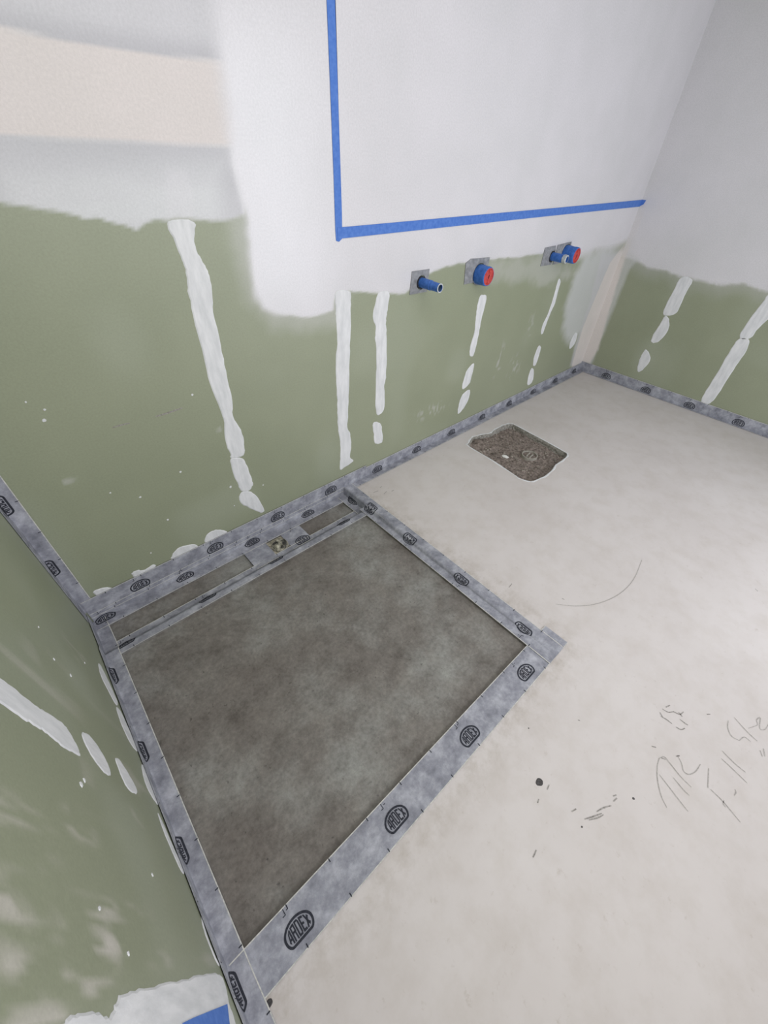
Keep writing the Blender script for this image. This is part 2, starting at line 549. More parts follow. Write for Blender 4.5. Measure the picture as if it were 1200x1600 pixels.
def smooth_loop(pts, n=3, jit=0.0):
    """Catmull-Rom through a closed loop"""
    out = []
    N = len(pts)
    for i in range(N):
        p0, p1, p2, p3 = [np.array(pts[(i + k - 1) % N], float) for k in range(4)]
        for j in range(n):
            t = j / n
            q = 0.5 * ((2 * p1) + (-p0 + p2) * t + (2 * p0 - 5 * p1 + 4 * p2 - p3) * t * t + (-p0 + 3 * p1 - 3 * p2 + p3) * t ** 3)
            if jit:
                q = q + np.array([random.uniform(-jit, jit), random.uniform(-jit, jit)])
            out.append(tuple(q))
    return out


# cream screed: L-shaped around the recess, with the chopped-out hole
hole = smooth_loop(HOLE, 3, 0.0015)
HOLE_D = 0.040
bm = bmesh.new()
outer = [(-0.16, FRONT_EDGE_Y), (STEP_X1, FRONT_EDGE_Y), (STEP_X0, 0.0), (ROOM_X, 0.0), (ROOM_X, FRONT_Y), (-0.16, FRONT_Y)]
ov = [bm.verts.new((x, y, 0)) for x, y in outer]
hv = [bm.verts.new((x, y, 0)) for x, y in hole]
es = [bm.edges.new((ov[i], ov[(i + 1) % len(ov)])) for i in range(len(ov))]
es += [bm.edges.new((hv[i], hv[(i + 1) % len(hv)])) for i in range(len(hv))]
bmesh.ops.triangle_fill(bm, edges=es, use_beauty=True, use_dissolve=False)
for f in bm.faces:
    if f.normal.z < 0:
        f.normal_flip()
# side of the screed along the recess
lo = [bm.verts.new((x, y, -0.09)) for x, y in outer]
for i in range(len(outer)):
    j = (i + 1) % len(outer)
    bm.faces.new((ov[i], lo[i], lo[j], ov[j]))
# fine grid near the recess so the grime attribute has something to live on
bmesh.ops.subdivide_edges(bm, edges=[e for e in bm.edges if e.calc_length() > 0.5], cuts=3, use_grid_fill=False)
bmesh.ops.triangulate(bm, faces=bm.faces[:])
for _ in range(3):
    long = [e for e in bm.edges if e.calc_length() > 0.09 and abs(e.verts[0].co.z) < 1e-6 and abs(e.verts[1].co.z) < 1e-6 and (e.verts[0].co.y + e.verts[1].co.y) / 2 > -2.4]
    if long:
        bmesh.ops.subdivide_edges(bm, edges=long, cuts=1)
        bmesh.ops.triangulate(bm, faces=bm.faces[:])
floor = structure(bm_obj('floor', bm, M['screed']), 'cream self-levelled screed floor')
co = np.array([v.co[:] for v in floor.data.vertices])
dd = seg_dist(co[:, :2], [(0.0, -1.395), (1.41, -1.395), (1.40, 0.0)], closed=False)
gr = np.clip(1 - dd / 0.16, 0, 1) ** 1.5
ga = floor.data.attributes.new('grime', 'FLOAT', 'POINT')
ga.data.foreach_set('value', (gr * 0.75).astype(np.float32))

# broken inner face of the hole
verts, faces = [], []
n = len(hole)
cen = np.mean(np.array(hole), 0)
rings = 4
for r in range(rings):
    for (x, y) in hole:
        k = 0.012 * r / (rings - 1) + (random.uniform(-.004, .004) if r else 0)
        d = np.array([x, y]) - cen
        d = d / np.hypot(*d)
        verts.append((x + d[0] * -k, y + d[1] * -k, -HOLE_D * r / (rings - 1)))
for r in range(rings - 1):
    for i in range(n):
        j = (i + 1) % n
        faces.append((r * n + i, (r + 1) * n + i, (r + 1) * n + j, r * n + j))
mesh_obj('hole_edge', verts, faces, M['hole_edge'], floor)
# pale chipped lip around the hole
lip_v, lip_f = [], []
for i, (x, y) in enumerate(hole):
    d = np.array([x, y]) - cen
    d = d / np.hypot(*d)
    wd = 0.011 + 0.004 * math.sin(i * 1.7)
    lip_v += [(x, y, 0.0), (x + d[0] * wd * 0.5, y + d[1] * wd * 0.5, 0.0022), (x + d[0] * wd, y + d[1] * wd, 0.0)]
for i in range(n):
    j = (i + 1) % n
    lip_f += [(3 * i, 3 * j, 3 * j + 1, 3 * i + 1), (3 * i + 1, 3 * j + 1, 3 * j + 2, 3 * i + 2)]
mesh_obj('hole_lip', lip_v, lip_f, M['compound'], floor, True)
# soil in the bottom of the hole
hx = [p[0] for p in hole]
hy = [p[1] for p in hole]
GX, GY = 70, 70
verts, faces = [], []


def soil_z(x, y):
    q = Vector((x * 14, y * 14, 3.1))
    shallow = max(0.0, 1 - math.hypot(x - 2.42, y + 0.17) / 0.14)
    return -HOLE_D + 0.006 + 0.012 * mnoise.noise(q) + 0.006 * mnoise.noise(q * 4.3) + 0.003 * mnoise.noise(q * 13) + 0.02 * shallow


for j in range(GY):
    for i in range(GX):
        x = min(hx) - 0.03 + (max(hx) - min(hx) + 0.06) * i / (GX - 1)
        y = min(hy) - 0.03 + (max(hy) - min(hy) + 0.06) * j / (GY - 1)
        verts.append((x, y, soil_z(x, y)))
for j in range(GY - 1):
    for i in range(GX - 1):
        a = j * GX + i
        faces.append((a, a + 1, a + GX + 1, a + GX))
mesh_obj('soil', verts, faces, M['rubble'], floor, True)['kind'] = 'stuff'


def stone_bm(bm, c, r, seed):
    rnd = random.Random(seed)
    t = bmesh.new()
    bmesh.ops.create_icosphere(t, subdivisions=1, radius=1)
    sc = (rnd.uniform(.7, 1.3), rnd.uniform(.7, 1.3), rnd.uniform(.5, .9))
    mp = {}
    for v in t.verts:
        k = rnd.uniform(.8, 1.2)
        mp[v.index] = bm.verts.new((c[0] + v.co.x * r * sc[0] * k, c[1] + v.co.y * r * sc[1] * k, c[2] + v.co.z * r * sc[2] * k))
    for f in t.faces:
        bm.faces.new([mp[v.index] for v in f.verts])
    t.free()


bm = bmesh.new()
hp = np.array(hole)
cnt = 0
while cnt < 420:
    x, y = random.uniform(min(hx), max(hx)), random.uniform(min(hy), max(hy))
    if signed(np.array([[x, y]]), hp)[0] < 0.012:
        continue
    if math.hypot(x - 2.545, y + 0.50) < 0.065:
        continue
    r = 0.0025 + 0.006 * random.random() ** 3
    stone_bm(bm, (x, y, soil_z(x, y) + r * 0.3), r, cnt)
    cnt += 1
o = bm_obj('loose_stones', bm, M['stone'], floor)
o['kind'] = 'stuff'

# bare concrete of the shower recess: a ramp falling to the back, its field a little below the taped margin
IN = dict(x0b=0.052, x1b=1.312, yb=-0.246, x0f=0.026, x1f=1.288, yf=-1.288)
DROP = 0.010
ob = [(-0.10, -0.215), (STEP_X0, -0.215), (STEP_X1, FRONT_EDGE_Y), (-0.14, FRONT_EDGE_Y)]
ib = [(IN['x0b'], IN['yb']), (IN['x1b'], IN['yb']), (IN['x1f'], IN['yf']), (IN['x0f'], IN['yf'])]
verts = [(x, y, ramp_z(y)) for x, y in ob] + [(x, y, ramp_z(y)) for x, y in ib] + [(x, y, ramp_z(y) - DROP) for x, y in ib] + [(x, y, -0.09) for x, y in ob]
faces = []
for k in range(4):
    j = (k + 1) % 4
    faces += [(k, 4 + k, 4 + j, j), (4 + k, 8 + k, 8 + j, 4 + j), (k, j, 12 + j, 12 + k)]
faces.append((8, 11, 10, 9))
faces.append((12, 13, 14, 15))
structure(mesh_obj('floor_recess', verts, faces, M['concrete']), 'grey bare concrete floor of the shower recess')

# channel along the back wall
bm = bmesh.new()
TD = TRENCH_Z - 0.007
DRX, DRY, DRR = 0.842, -0.117, 0.043     # waste pipe
# channel bed with an opening for the waste pipe
ring_o = [(-0.10, 0.0), (STEP_X0, 0.0), (STEP_X0, -0.215), (-0.10, -0.215)]
vo = [bm.verts.new((x, y, TD)) for x, y in ring_o]
vi = [bm.verts.new((DRX + DRR * math.cos(a), DRY + DRR * math.sin(a), TD)) for a in [2 * math.pi * k / 32 for k in range(32)]]
es = [bm.edges.new((vo[i], vo[(i + 1) % 4])) for i in range(4)] + [bm.edges.new((vi[i], vi[(i + 1) % 32])) for i in range(32)]
bmesh.ops.triangle_fill(bm, edges=es, use_beauty=True)
for f in bm.faces:
    if f.normal.z < 0:
        f.normal_flip()
for x0, x1, y0, y1 in ((-0.10, STEP_X0, -0.056, 0.0), (-0.10, STEP_X0, -0.180, -0.158), (-0.10, 0.050, -0.158, -0.056), (1.298, STEP_X0, -0.158, -0.056), (0.676, 0.786, -0.158, -0.056), (0.884, 0.992, -0.158, -0.056)):
    box_bm(bm, x0, x1, y0, y1, TD - 0.002, TRENCH_Z)
structure(bm_obj('floor_channel', bm, M['concrete']), 'sunken concrete drainage channel along the back wall')

# ------------------------------------------------------------------ joint compound and marks on the walls
def patch(name, pts, to3d, parent, mat, th=0.0022, n=4, jit=0.002, inset=0.004):
    """thin trowelled patch: closed outline, feathered edge, slightly domed top"""
    loop = smooth_loop(pts, n, jit)
    L = np.array(loop)
    area = 0.5 * np.sum(L[:, 0] * np.roll(L[:, 1], -1) - np.roll(L[:, 0], -1) * L[:, 1])
    e = np.roll(L, -1, 0) - np.roll(L, 1, 0)
    nn = np.stack([-e[:, 1], e[:, 0]], 1) / (np.hypot(*e.T)[:, None] + 1e-9)
    if area < 0:
        nn = -nn
    inn = L + nn * inset
    m = len(L)
    bm = bmesh.new()
    a = [bm.verts.new(to3d(p, 0.0002)) for p in L]
    b = [bm.verts.new(to3d(p, th)) for p in inn]
    for i in range(m):
        j = (i + 1) % m
        bm.faces.new((a[i], a[j], b[j], b[i]))
    cv, _, cf, ov_, _, _ = delaunay_2d_cdt([Vector(p) for p in inn], [], [list(range(m))], 1, 1e-6)
    vm = [b[o_[0]] if o_ else bm.verts.new(to3d(tuple(c_), th)) for c_, o_ in zip(cv, ov_)]
    for f in cf:
        if len(set(vm[i] for i in f)) == 3:
            try:
                bm.faces.new([vm[i] for i in f])
            except ValueError:
                pass
    nrm = (to3d((0, 0), 1.0) - to3d((0, 0), 0.0)).normalized()
    for f in bm.faces:
        f.normal_update()
        if f.normal.dot(nrm) < 0:
            f.normal_flip()
    return bm_obj(name, bm, mat, parent)


BACK_COMPOUND = [
    [(0.737, 1.306), (0.739, 1.265), (0.747, 1.218), (0.754, 1.183), (0.745, 1.129), (0.743, 1.092), (0.739, 0.991), (0.742, 0.913), (0.738, 0.806), (0.752, 0.695), (0.755, 0.638), (0.740, 0.552), (0.749, 0.491), (0.747, 0.466), (0.802, 0.456), (0.818, 0.506), (0.816, 0.580), (0.797, 0.652), (0.809, 0.719), (0.809, 0.837), (0.812, 0.932), (0.811, 1.045), (0.821, 1.096), (0.825, 1.153), (0.818, 1.185), (0.804, 1.220), (0.803, 1.261), (0.814, 1.302)],
    [(0.743, 0.464), (0.740, 0.394), (0.748, 0.318), (0.758, 0.278), (0.788, 0.263), (0.815, 0.284), (0.815, 0.333), (0.808, 0.398), (0.796, 0.445)],
    [(0.754, 0.273), (0.737, 0.223), (0.775, 0.162), (0.826, 0.102), (0.846, 0.113), (0.826, 0.199), (0.799, 0.253)],
    [(1.340, 1.039), (1.334, 0.981), (1.335, 0.930), (1.338, 0.848), (1.327, 0.765), (1.323, 0.675), (1.325, 0.560), (1.322, 0.474), (1.323, 0.407), (1.332, 0.319), (1.333, 0.246), (1.326, 0.177), (1.329, 0.136), (1.366, 0.141), (1.421, 0.156), (1.399, 0.192), (1.409, 0.268), (1.402, 0.340), (1.385, 0.385), (1.391, 0.468), (1.398, 0.589), (1.404, 0.701), (1.410, 0.805), (1.416, 0.916), (1.417, 0.981), (1.414, 1.029)],
    [(1.579, 1.004), (1.558, 0.957), (1.544, 0.907), (1.565, 0.861), (1.563, 0.809), (1.573, 0.755), (1.577, 0.658), (1.577, 0.537), (1.582, 0.424), (1.602, 0.383), (1.644, 0.404), (1.643, 0.499), (1.636, 0.545), (1.647, 0.588), (1.646, 0.690), (1.638, 0.818), (1.631, 0.858), (1.633, 0.892), (1.639, 0.934), (1.643, 0.996)],
    [(1.565, 0.348), (1.572, 0.275), (1.585, 0.206), (1.636, 0.191), (1.644, 0.222), (1.637, 0.268), (1.619, 0.329)],
    [(2.353, 0.874), (2.373, 0.885), (2.419, 0.872), (2.423, 0.805), (2.413, 0.743), (2.415, 0.661), (2.410, 0.573), (2.397, 0.531), (2.361, 0.544), (2.351, 0.601), (2.365, 0.678), (2.355, 0.753), (2.347, 0.817)],
    [(2.427, 0.475), (2.426, 0.390), (2.414, 0.340), (2.359, 0.319), (2.338, 0.348), (2.348, 0.410), (2.367, 0.456)],
    [(2.434, 0.293), (2.443, 0.240), (2.417, 0.181), (2.365, 0.144), (2.342, 0.152), (2.340, 0.215), (2.352, 0.272), (2.386, 0.293)],
    [(3.233, 0.866), (3.272, 0.846), (3.275, 0.773), (3.282, 0.705), (3.256, 0.632), (3.244, 0.564), (3.232, 0.507), (3.202, 0.513), (3.192, 0.577), (3.222, 0.647), (3.233, 0.729), (3.230, 0.803)],
    [(3.227, 0.419), (3.267, 0.396), (3.276, 0.330), (3.267, 0.262), (3.228, 0.266), (3.205, 0.327), (3.210, 0.384)],
    [(3.219, 0.248), (3.263, 0.216), (3.294, 0.139), (3.276, 0.100), (3.225, 0.109), (3.202, 0.174), (3.203, 0.226)],
    [(3.795, 0.403), (3.842, 0.384), (3.861, 0.327), (3.845, 0.288), (3.790, 0.272), (3.760, 0.316), (3.767, 0.367)],
    [(0.217, 0.108), (0.238, 0.112), (0.264, 0.096), (0.303, 0.100), (0.307, 0.080), (0.289, 0.072), (0.247, 0.075), (0.219, 0.084)],
    [(0.375, 0.090), (0.397, 0.116), (0.425, 0.126), (0.476, 0.112), (0.496, 0.085), (0.466, 0.076), (0.419, 0.075), (0.384, 0.074)],
    [(0.529, 0.093), (0.556, 0.127), (0.594, 0.128), (0.629, 0.101), (0.640, 0.081), (0.590, 0.074), (0.545, 0.074)],
    [(0.068, 0.103), (0.080, 0.110), (0.110, 0.101), (0.131, 0.079), (0.109, 0.072), (0.073, 0.078)],
]
for pts in BACK_COMPOUND:
    patch('joint_compound', pts, on_back, wall_back, M['compound'])
for pts in (
    [(-0.481, 0.863), (-0.557, 0.860), (-0.559, 0.806), (-0.558, 0.728), (-0.561, 0.639), (-0.521, 0.606), (-0.474, 0.604), (-0.465, 0.671), (-0.470, 0.766)],
    [(-0.493, 0.594), (-0.529, 0.580), (-0.556, 0.525), (-0.553, 0.460), (-0.526, 0.403), (-0.479, 0.394), (-0.472, 0.453), (-0.483, 0.525)],
    [(-0.468, 0.329), (-0.524, 0.288), (-0.535, 0.243), (-0.515, 0.171), (-0.489, 0.145), (-0.467, 0.182), (-0.457, 0.261)],
    [(-1.035, 0.872), (-1.117, 0.843), (-1.119, 0.764), (-1.086, 0.665), (-1.075, 0.589), (-1.024, 0.574), (-1.006, 0.613), (-1.010, 0.705), (-1.022, 0.806)],
    [(-1.015, 0.567), (-1.073, 0.579), (-1.096, 0.509), (-1.093, 0.396), (-1.093, 0.278), (-1.091, 0.142), (-1.071, 0.085), (-1.027, 0.072), (-1.007, 0.146), (-1.011, 0.294), (-1.006, 0.463)],
):
    patch('joint_compound', pts, on_right, wall_right, M['compound'])
for pts in (
    [(-0.880, 0.906), (-0.861, 0.847), (-0.855, 0.797), (-0.855, 0.752), (-0.856, 0.713), (-0.851, 0.674), (-0.843, 0.608), (-0.855, 0.579), (-0.876, 0.562), (-0.905, 0.558), (-0.910, 0.596), (-0.914, 0.642), (-0.910, 0.680), (-0.911, 0.716), (-0.916, 0.762), (-0.919, 0.810), (-0.924, 0.869), (-0.938, 0.929)],
    [(-0.830, 0.508), (-0.809, 0.477), (-0.812, 0.449), (-0.827, 0.417), (-0.854, 0.396), (-0.886, 0.393), (-0.898, 0.412), (-0.899, 0.447), (-0.884, 0.477), (-0.863, 0.502)],
    [(-0.818, 0.316), (-0.803, 0.284), (-0.822, 0.252), (-0.850, 0.226), (-0.878, 0.218), (-0.893, 0.250), (-0.894, 0.294), (-0.869, 0.315)],
    [(-0.347, 0.114), (-0.338, 0.087), (-0.390, 0.063), (-0.446, 0.049), (-0.488, 0.047), (-0.513, 0.087), (-0.470, 0.119), (-0.417, 0.139)],
    [(-0.535, 0.099), (-0.524, 0.059), (-0.567, 0.038), (-0.627, 0.027), (-0.664, 0.014), (-0.682, 0.059), (-0.658, 0.097), (-0.598, 0.111)],
    [(-0.736, 0.053), (-0.727, 0.016), (-0.779, 0.022), (-0.825, 0.029), (-0.862, 0.029), (-0.862, 0.057), (-0.835, 0.089), (-0.794, 0.092)],
    [(-0.901, 0.082), (-0.935, 0.064), (-0.985, 0.056), (-1.025, 0.043), (-1.064, 0.047), (-1.061, 0.072), (-1.013, 0.089), (-0.954, 0.096)],
    [(-1.172, 0.043), (-1.200, 0.070), (-1.237, 0.077), (-1.275, 0.069), (-1.283, 0.052), (-1.256, 0.060), (-1.211, 0.057)],
    [(-1.335, 0.837), (-1.325, 0.817), (-1.323, 0.787), (-1.326, 0.751), (-1.332, 0.719), (-1.323, 0.697), (-1.312, 0.669), (-1.309, 0.617), (-1.307, 0.536), (-1.304, 0.419), (-1.298, 0.263), (-1.295, 0.142), (-1.304, 0.072), (-1.327, 0.074), (-1.356, 0.102), (-1.390, 0.110), (-1.426, 0.179), (-1.382, 0.614), (-1.355, 0.840)],
):
    patch('joint_compound', pts, on_left, wall_left, M['compound'], th=0.0016)


def ribbon(name, pts, width, to3d, parent, mat, h=0.0006):
    """thin drawn line"""
    p = np.array(pts, float)
    if len(p) > 2:
        q = np.vstack([2 * p[0] - p[1], p, 2 * p[-1] - p[-2]])
        out = []
        for i in range(len(p) - 1):
            p0, p1, p2, p3 = q[i:i + 4]
            for t in (0, .25, .5, .75):
                out.append(0.5 * (2 * p1 + (p2 - p0) * t + (2 * p0 - 5 * p1 + 4 * p2 - p3) * t * t + (3 * p1 - p0 - 3 * p2 + p3) * t ** 3))
        p = np.array(out + [p[-1]])
    v, f = [], []
    for i in range(len(p)):
        d = p[min(i + 1, len(p) - 1)] - p[max(i - 1, 0)]
        d = d / (np.hypot(*d) + 1e-9)
        nn = np.array([-d[1], d[0]])
        wd = width * (0.55 + 0.45 * math.sin(math.pi * (i + 0.5) / len(p))) / 2
        v += [to3d(p[i] - nn * wd, h), to3d(p[i] + nn * wd, h)]
    for i in range(len(p) - 1):
        f.append((2 * i, 2 * i + 2, 2 * i + 3, 2 * i + 1))
    return mesh_obj(name, v, f, mat, parent)


ribbon('pencil_dash', [(0.520, 0.744), (0.563, 0.744), (0.618, 0.747)], 0.006, on_back, wall_back, M['scuff'])
ribbon('pencil_dash', [(0.381, 0.750), (0.409, 0.750), (0.435, 0.748)], 0.005, on_back, wall_back, M['scuff'])
# chips of filler flicked on the boards
for pts, fn, par in (([(0.285, 0.514), (0.367, 0.449), (0.536, 0.492), (0.424, 0.295), (0.712, 0.325), (0.865, 0.259), (0.314, 0.167), (0.707, 0.216), (0.235, 0.864), (0.220, 0.833), (0.203, 0.899), (0.664, 0.784)], on_back, wall_back), ([(-0.620, 0.540), (-0.981, 0.597), (-0.965, 0.575), (-1.112, 0.342), (-1.206, 0.664), (-1.263, 0.602), (-0.538, 0.580), (-0.617, 0.453), (-0.457, 0.281)], on_left, wall_left)):
    for i, q in enumerate(pts):
        r = 0.0035 + 0.0035 * random.random()
        patch('filler_speck', [(q[0] + r * math.cos(a) * random.uniform(.6, 1.2), q[1] + r * math.sin(a) * random.uniform(.6, 1.2)) for a in [k * math.pi / 3 for k in range(6)]], fn, par, M['compound'], 0.0015, 1, 0.0, 0.001)

# ------------------------------------------------------------------ pencil writing and scuffs on the screed
for pts in (
    [(1.268, -1.823), (1.239, -1.828), (1.200, -1.843), (1.161, -1.869), (1.141, -1.894)],
    [(1.218, -1.842), (1.207, -1.872), (1.190, -1.917), (1.181, -1.943)],
    [(1.244, -1.877), (1.233, -1.910), (1.230, -1.931)],
    [(1.268, -1.823), (1.286, -1.833), (1.280, -1.854), (1.266, -1.891), (1.260, -1.927)],
    [(1.325, -1.861), (1.310, -1.880), (1.290, -1.893), (1.294, -1.909), (1.321, -1.921), (1.356, -1.924)],
    [(1.364, -1.947), (1.299, -1.964)],
    [(1.301, -1.971), (1.294, -2.010), (1.274, -2.063)],
    [(1.459, -1.961), (1.448, -2.001), (1.445, -2.035)],
    [(1.430, -1.967), (1.424, -1.999), (1.413, -2.047)],
    [(1.591, -1.945), (1.561, -1.951), (1.539, -1.969), (1.543, -1.992)],
    [(1.620, -1.956), (1.599, -2.002), (1.590, -2.036)],
    [(1.543, -1.992), (1.570, -2.001), (1.570, -2.021)],
    [(1.562, -2.051), (1.545, -2.061)],
    [(1.578, -2.057), (1.552, -2.067)],
    [(1.615, -2.002), (1.654, -2.021), (1.673, -2.015), (1.692, -2.022), (1.648, -2.030), (1.657, -2.044), (1.696, -2.049)],
    [(1.301, -2.010), (1.288, -2.012), (1.283, -2.020)],
    [(1.340, -2.029), (1.355, -2.030), (1.362, -2.025)],
    [(1.565, -1.259), (1.627, -1.326), (1.719, -1.386), (1.847, -1.426), (1.987, -1.433), (2.146, -1.407)],
):
    ribbon('pencil_stroke', pts, 0.0036, on_floor, floor, M['pencil'])
for pts in (
    [(0.918, -1.734), (0.941, -1.747), (0.972, -1.763)], [(0.926, -1.744), (0.952, -1.760), (0.973, -1.768)], [(0.964, -1.750), (0.992, -1.761), (1.014, -1.774)], [(0.906, -1.698), (0.923, -1.704)], [(1.043, -1.766), (1.054, -1.772)], [(1.030, -1.773), (1.047, -1.777)],
    [(1.417, -1.772), (1.421, -1.790), (1.421, -1.810)], [(1.449, -1.766), (1.453, -1.785), (1.472, -1.799)], [(1.470, -1.797), (1.478, -1.817), (1.499, -1.823)], [(1.420, -1.824), (1.424, -1.839), (1.440, -1.847)], [(1.459, -1.823), (1.459, -1.841), (1.460, -1.851)], [(1.465, -1.772), (1.485, -1.780)], [(1.287, -1.790), (1.295, -1.802)], [(1.275, -1.827), (1.281, -1.839)], [(1.318, -1.859), (1.330, -1.867)], [(1.482, -1.811), (1.476, -1.826)], [(1.429, -1.765), (1.420, -1.777)],
    [(1.448, -0.147), (1.483, -0.152)], [(1.489, -0.195), (1.517, -0.187)], [(1.540, -0.206), (1.557, -0.205)], [(1.512, -0.137), (1.528, -0.135)], [(1.481, -1.066), (1.511, -1.063)], [(1.616, -1.262), (1.619, -1.273)], [(0.846, -1.615), (0.858, -1.612)], [(2.385, -1.846), (2.377, -1.859)],
    [(0.721, -1.678), (0.743, -1.675)], [(1.174, -1.576), (1.178, -1.582)], [(1.554, -1.884), (1.565, -1.893)], [(0.900, -1.616), (0.917, -1.613)],
):
    ribbon('scuff_mark', pts, 0.0042, on_floor, floor, M['scuff'])
for q, r in (([(0.900, -1.588)], 0.0125), ([(1.086, -1.813)], 0.004), ([(1.016, -1.473)], 0.0025), ([(0.894, -1.738)], 0.003), ([(0.027, -1.407)], 0.008)):
    q = q[0]
    patch('dark_spot', [(q[0] + r * math.cos(a) * random.uniform(.85, 1.1), q[1] + r * math.sin(a) * random.uniform(.7, .95)) for a in [k * math.pi / 5 for k in range(10)]], on_floor, floor, M['spot'], 0.0012, 2, 0.0, 0.0006)

# ------------------------------------------------------------------ printed sealing tape
TH = 0.0012
LOGO_STEP = 0.3455


def round_poly(pts, r=0.006, seg=3):
    """round the corners of an open 3D polyline"""
    pts = [Vector(p) for p in pts]
    out = [pts[0]]
    for i in range(1, len(pts) - 1):
        a, b, c = pts[i - 1], pts[i], pts[i + 1]
        d1, d2 = (a - b).normalized(), (c - b).normalized()
        k = min(r, (a - b).length * 0.45, (c - b).length * 0.45)
        p, q = b + d1 * k, b + d2 * k
        for s in range(seg + 1):
            t = s / seg
            out.append(p * (1 - t) ** 2 + b * 2 * t * (1 - t) + q * t * t)
    out.append(pts[-1])
    return out


class Strip:
    """surface P(s, t) swept from profile A to profile B; s along the tape, t across it"""

    def __init__(self, profiles, lift=0.0, r=0.006):
        self.P = [round_poly(p, r) for p in profiles]
        self.lift = lift
        mid = [(a + b) / 2 for a, b in zip(self.P[0], self.P[-1])]
        self.t = [0.0]
        for i in range(1, len(mid)):
            self.t.append(self.t[-1] + (mid[i] - mid[i - 1]).length)
        self.W = self.t[-1]
        self.s = [0.0]
        for a, b in zip(self.P, self.P[1:]):
            self.s.append(self.s[-1] + sum((q - p).length for p, q in zip(a, b)) / len(a))
        self.L = self.s[-1]
        # vertex normals of the profiles
        self.N = []
        sd = (self.P[-1][0] - self.P[0][0]).normalized()
        for pr in self.P:
            row = []
            for i in range(len(pr)):
                d = (pr[min(i + 1, len(pr) - 1)] - pr[max(i - 1, 0)]).normalized()
                row.append(sd.cross(d).normalized())
            self.N.append(row)

    def at(self, s, t, h=0.0):
        t = max(0.0, min(self.W, t))
        k = 0
        while k < len(self.t) - 2 and t > self.t[k + 1]:
            k += 1
        f = (t - self.t[k]) / max(1e-9, self.t[k + 1] - self.t[k])
        j = 0
        while j < len(self.s) - 2 and s > self.s[j + 1]:
            j += 1
        u = (s - self.s[j]) / max(1e-9, self.s[j + 1] - self.s[j])
        a = self.P[j][k].lerp(self.P[j][k + 1], f)
        b = self.P[j + 1][k].lerp(self.P[j + 1][k + 1], f)
        na = self.N[j][k].lerp(self.N[j][k + 1], f)
        nb = self.N[j + 1][k].lerp(self.N[j + 1][k + 1], f)
        nrm = na.lerp(nb, u).normalized()
        p = a.lerp(b, u)
        wav = 0.0007 * (1 + mnoise.noise(Vector((p.x * 9, p.y * 9, p.z * 9 + self.lift * 900))))
        return p + nrm * (self.lift + wav + h)

    def sheet(self, s0, s1, t0, t1, h, ds=0.02, skirt=True):
        ts = sorted(set([t0, t1] + [x for x in self.t if t0 < x < t1] + [t0 + (t1 - t0) * k / 8 for k in range(9)] if t1 - t0 > 0.02 else [t0, t1] + [x for x in self.t if t0 < x < t1]))
        ss = sorted(set([s0 + (s1 - s0) * k / max(1, int((s1 - s0) / ds)) for k in range(max(1, int((s1 - s0) / ds)) + 1)] + [x for x in self.s if s0 < x < s1]))
        ns = len(ss) - 1
        V, F = [], []
        m = len(ts)
        for s in ss:
            for t in ts:
                V.append(self.at(s, t, h))
        for i in range(ns):
            for k in range(m - 1):
                a = i * m + k
                F.append((a, a + m, a + m + 1, a + 1))
        if skirt:
            base = len(V)
            border = [k for k in range(m)] + [i * m + m - 1 for i in range(1, ns + 1)] + [ns * m + k for k in range(m - 2, -1, -1)] + [i * m for i in range(ns - 1, 0, -1)]
            st = []
            for b in border:
                i, k = divmod(b, m)
                st.append(self.at(ss[i], ts[k], h - TH - 0.0004))
            V += st
            nb = len(border)
            for q in range(nb):
                r2 = (q + 1) % nb
                F.append((border[q], border[r2], base + r2, base + q))
        return V, F


def dome(n=40, inset=0.0):
    """outline of the emblem: flat base, rounded sides, arched top"""
    pts = []
    a, bt, cy = 0.041 - inset, 0.030 - inset, -0.004
    for k in range(n // 2 + 1):
        th = math.pi * k / (n // 2)
        pts.append((a * math.cos(th), cy + bt * math.sin(th)))
    cx, bb = 0.026, 0.022 - inset
    for k in range(1, 7):
        th = math.pi + (math.pi / 2) * k / 6
        pts.append((-cx + (a - cx) * math.cos(th), cy + bb * math.sin(th)))
    for k in range(1, 6):
        pts.append((-cx + 2 * cx * k / 6, cy - bb))
    for k in range(0, 6):
        th = 1.5 * math.pi + (math.pi / 2) * k / 6
        pts.append((cx + (a - cx) * math.cos(th), cy + bb * math.sin(th)))
    return pts


LETTERS = {
    'A': [[(0, 0), (.30, 0), (.62, 1), (.34, .93)], [(.70, 0), (1, 0), (1, 1), (.62, 1)], [(.2, .28), (.85, .28), (.85, .46), (.3, .46)]],
    'R': [[(0, 0), (.32, 0), (.32, 1), (0, 1)], [(.2, .86), (1, .86), (1, 1), (.2, 1)], [(.7, .5), (1, .5), (1, 1), (.7, 1)], [(.2, .46), (1, .46), (1, .60), (.2, .60)], [(.68, 0), (1, 0), (.9, .5), (.6, .5)]],
    'D': [[(0, 0), (.32, 0), (.32, 1), (0, 1)], [(.2, .87), (.95, .87), (.8, 1), (.2, 1)], [(.2, 0), (.8, 0), (.95, .13), (.2, .13)], [(.68, .08), (1, .14), (1, .86), (.68, .92)]],
    'E': [[(0, 0), (.36, 0), (.36, 1), (0, 1)], [(.3, .84), (1, .84), (1, 1), (.3, 1)], [(.3, .43), (.85, .43), (.85, .58), (.3, .58)], [(.3, 0), (1, 0), (1, .16), (.3, .16)]],
    'X': [[(0, 0), (.34, 0), (1, 1), (.66, 1)], [(.66, 0), (1, 0), (.34, 1), (0, 1)]],
}
LETTER_X = [('A', -0.0310, -0.0195), ('R', -0.0182, -0.0066), ('D', -0.0052, 0.0064), ('E', 0.0078, 0.0180), ('X', 0.0190, 0.0312)]


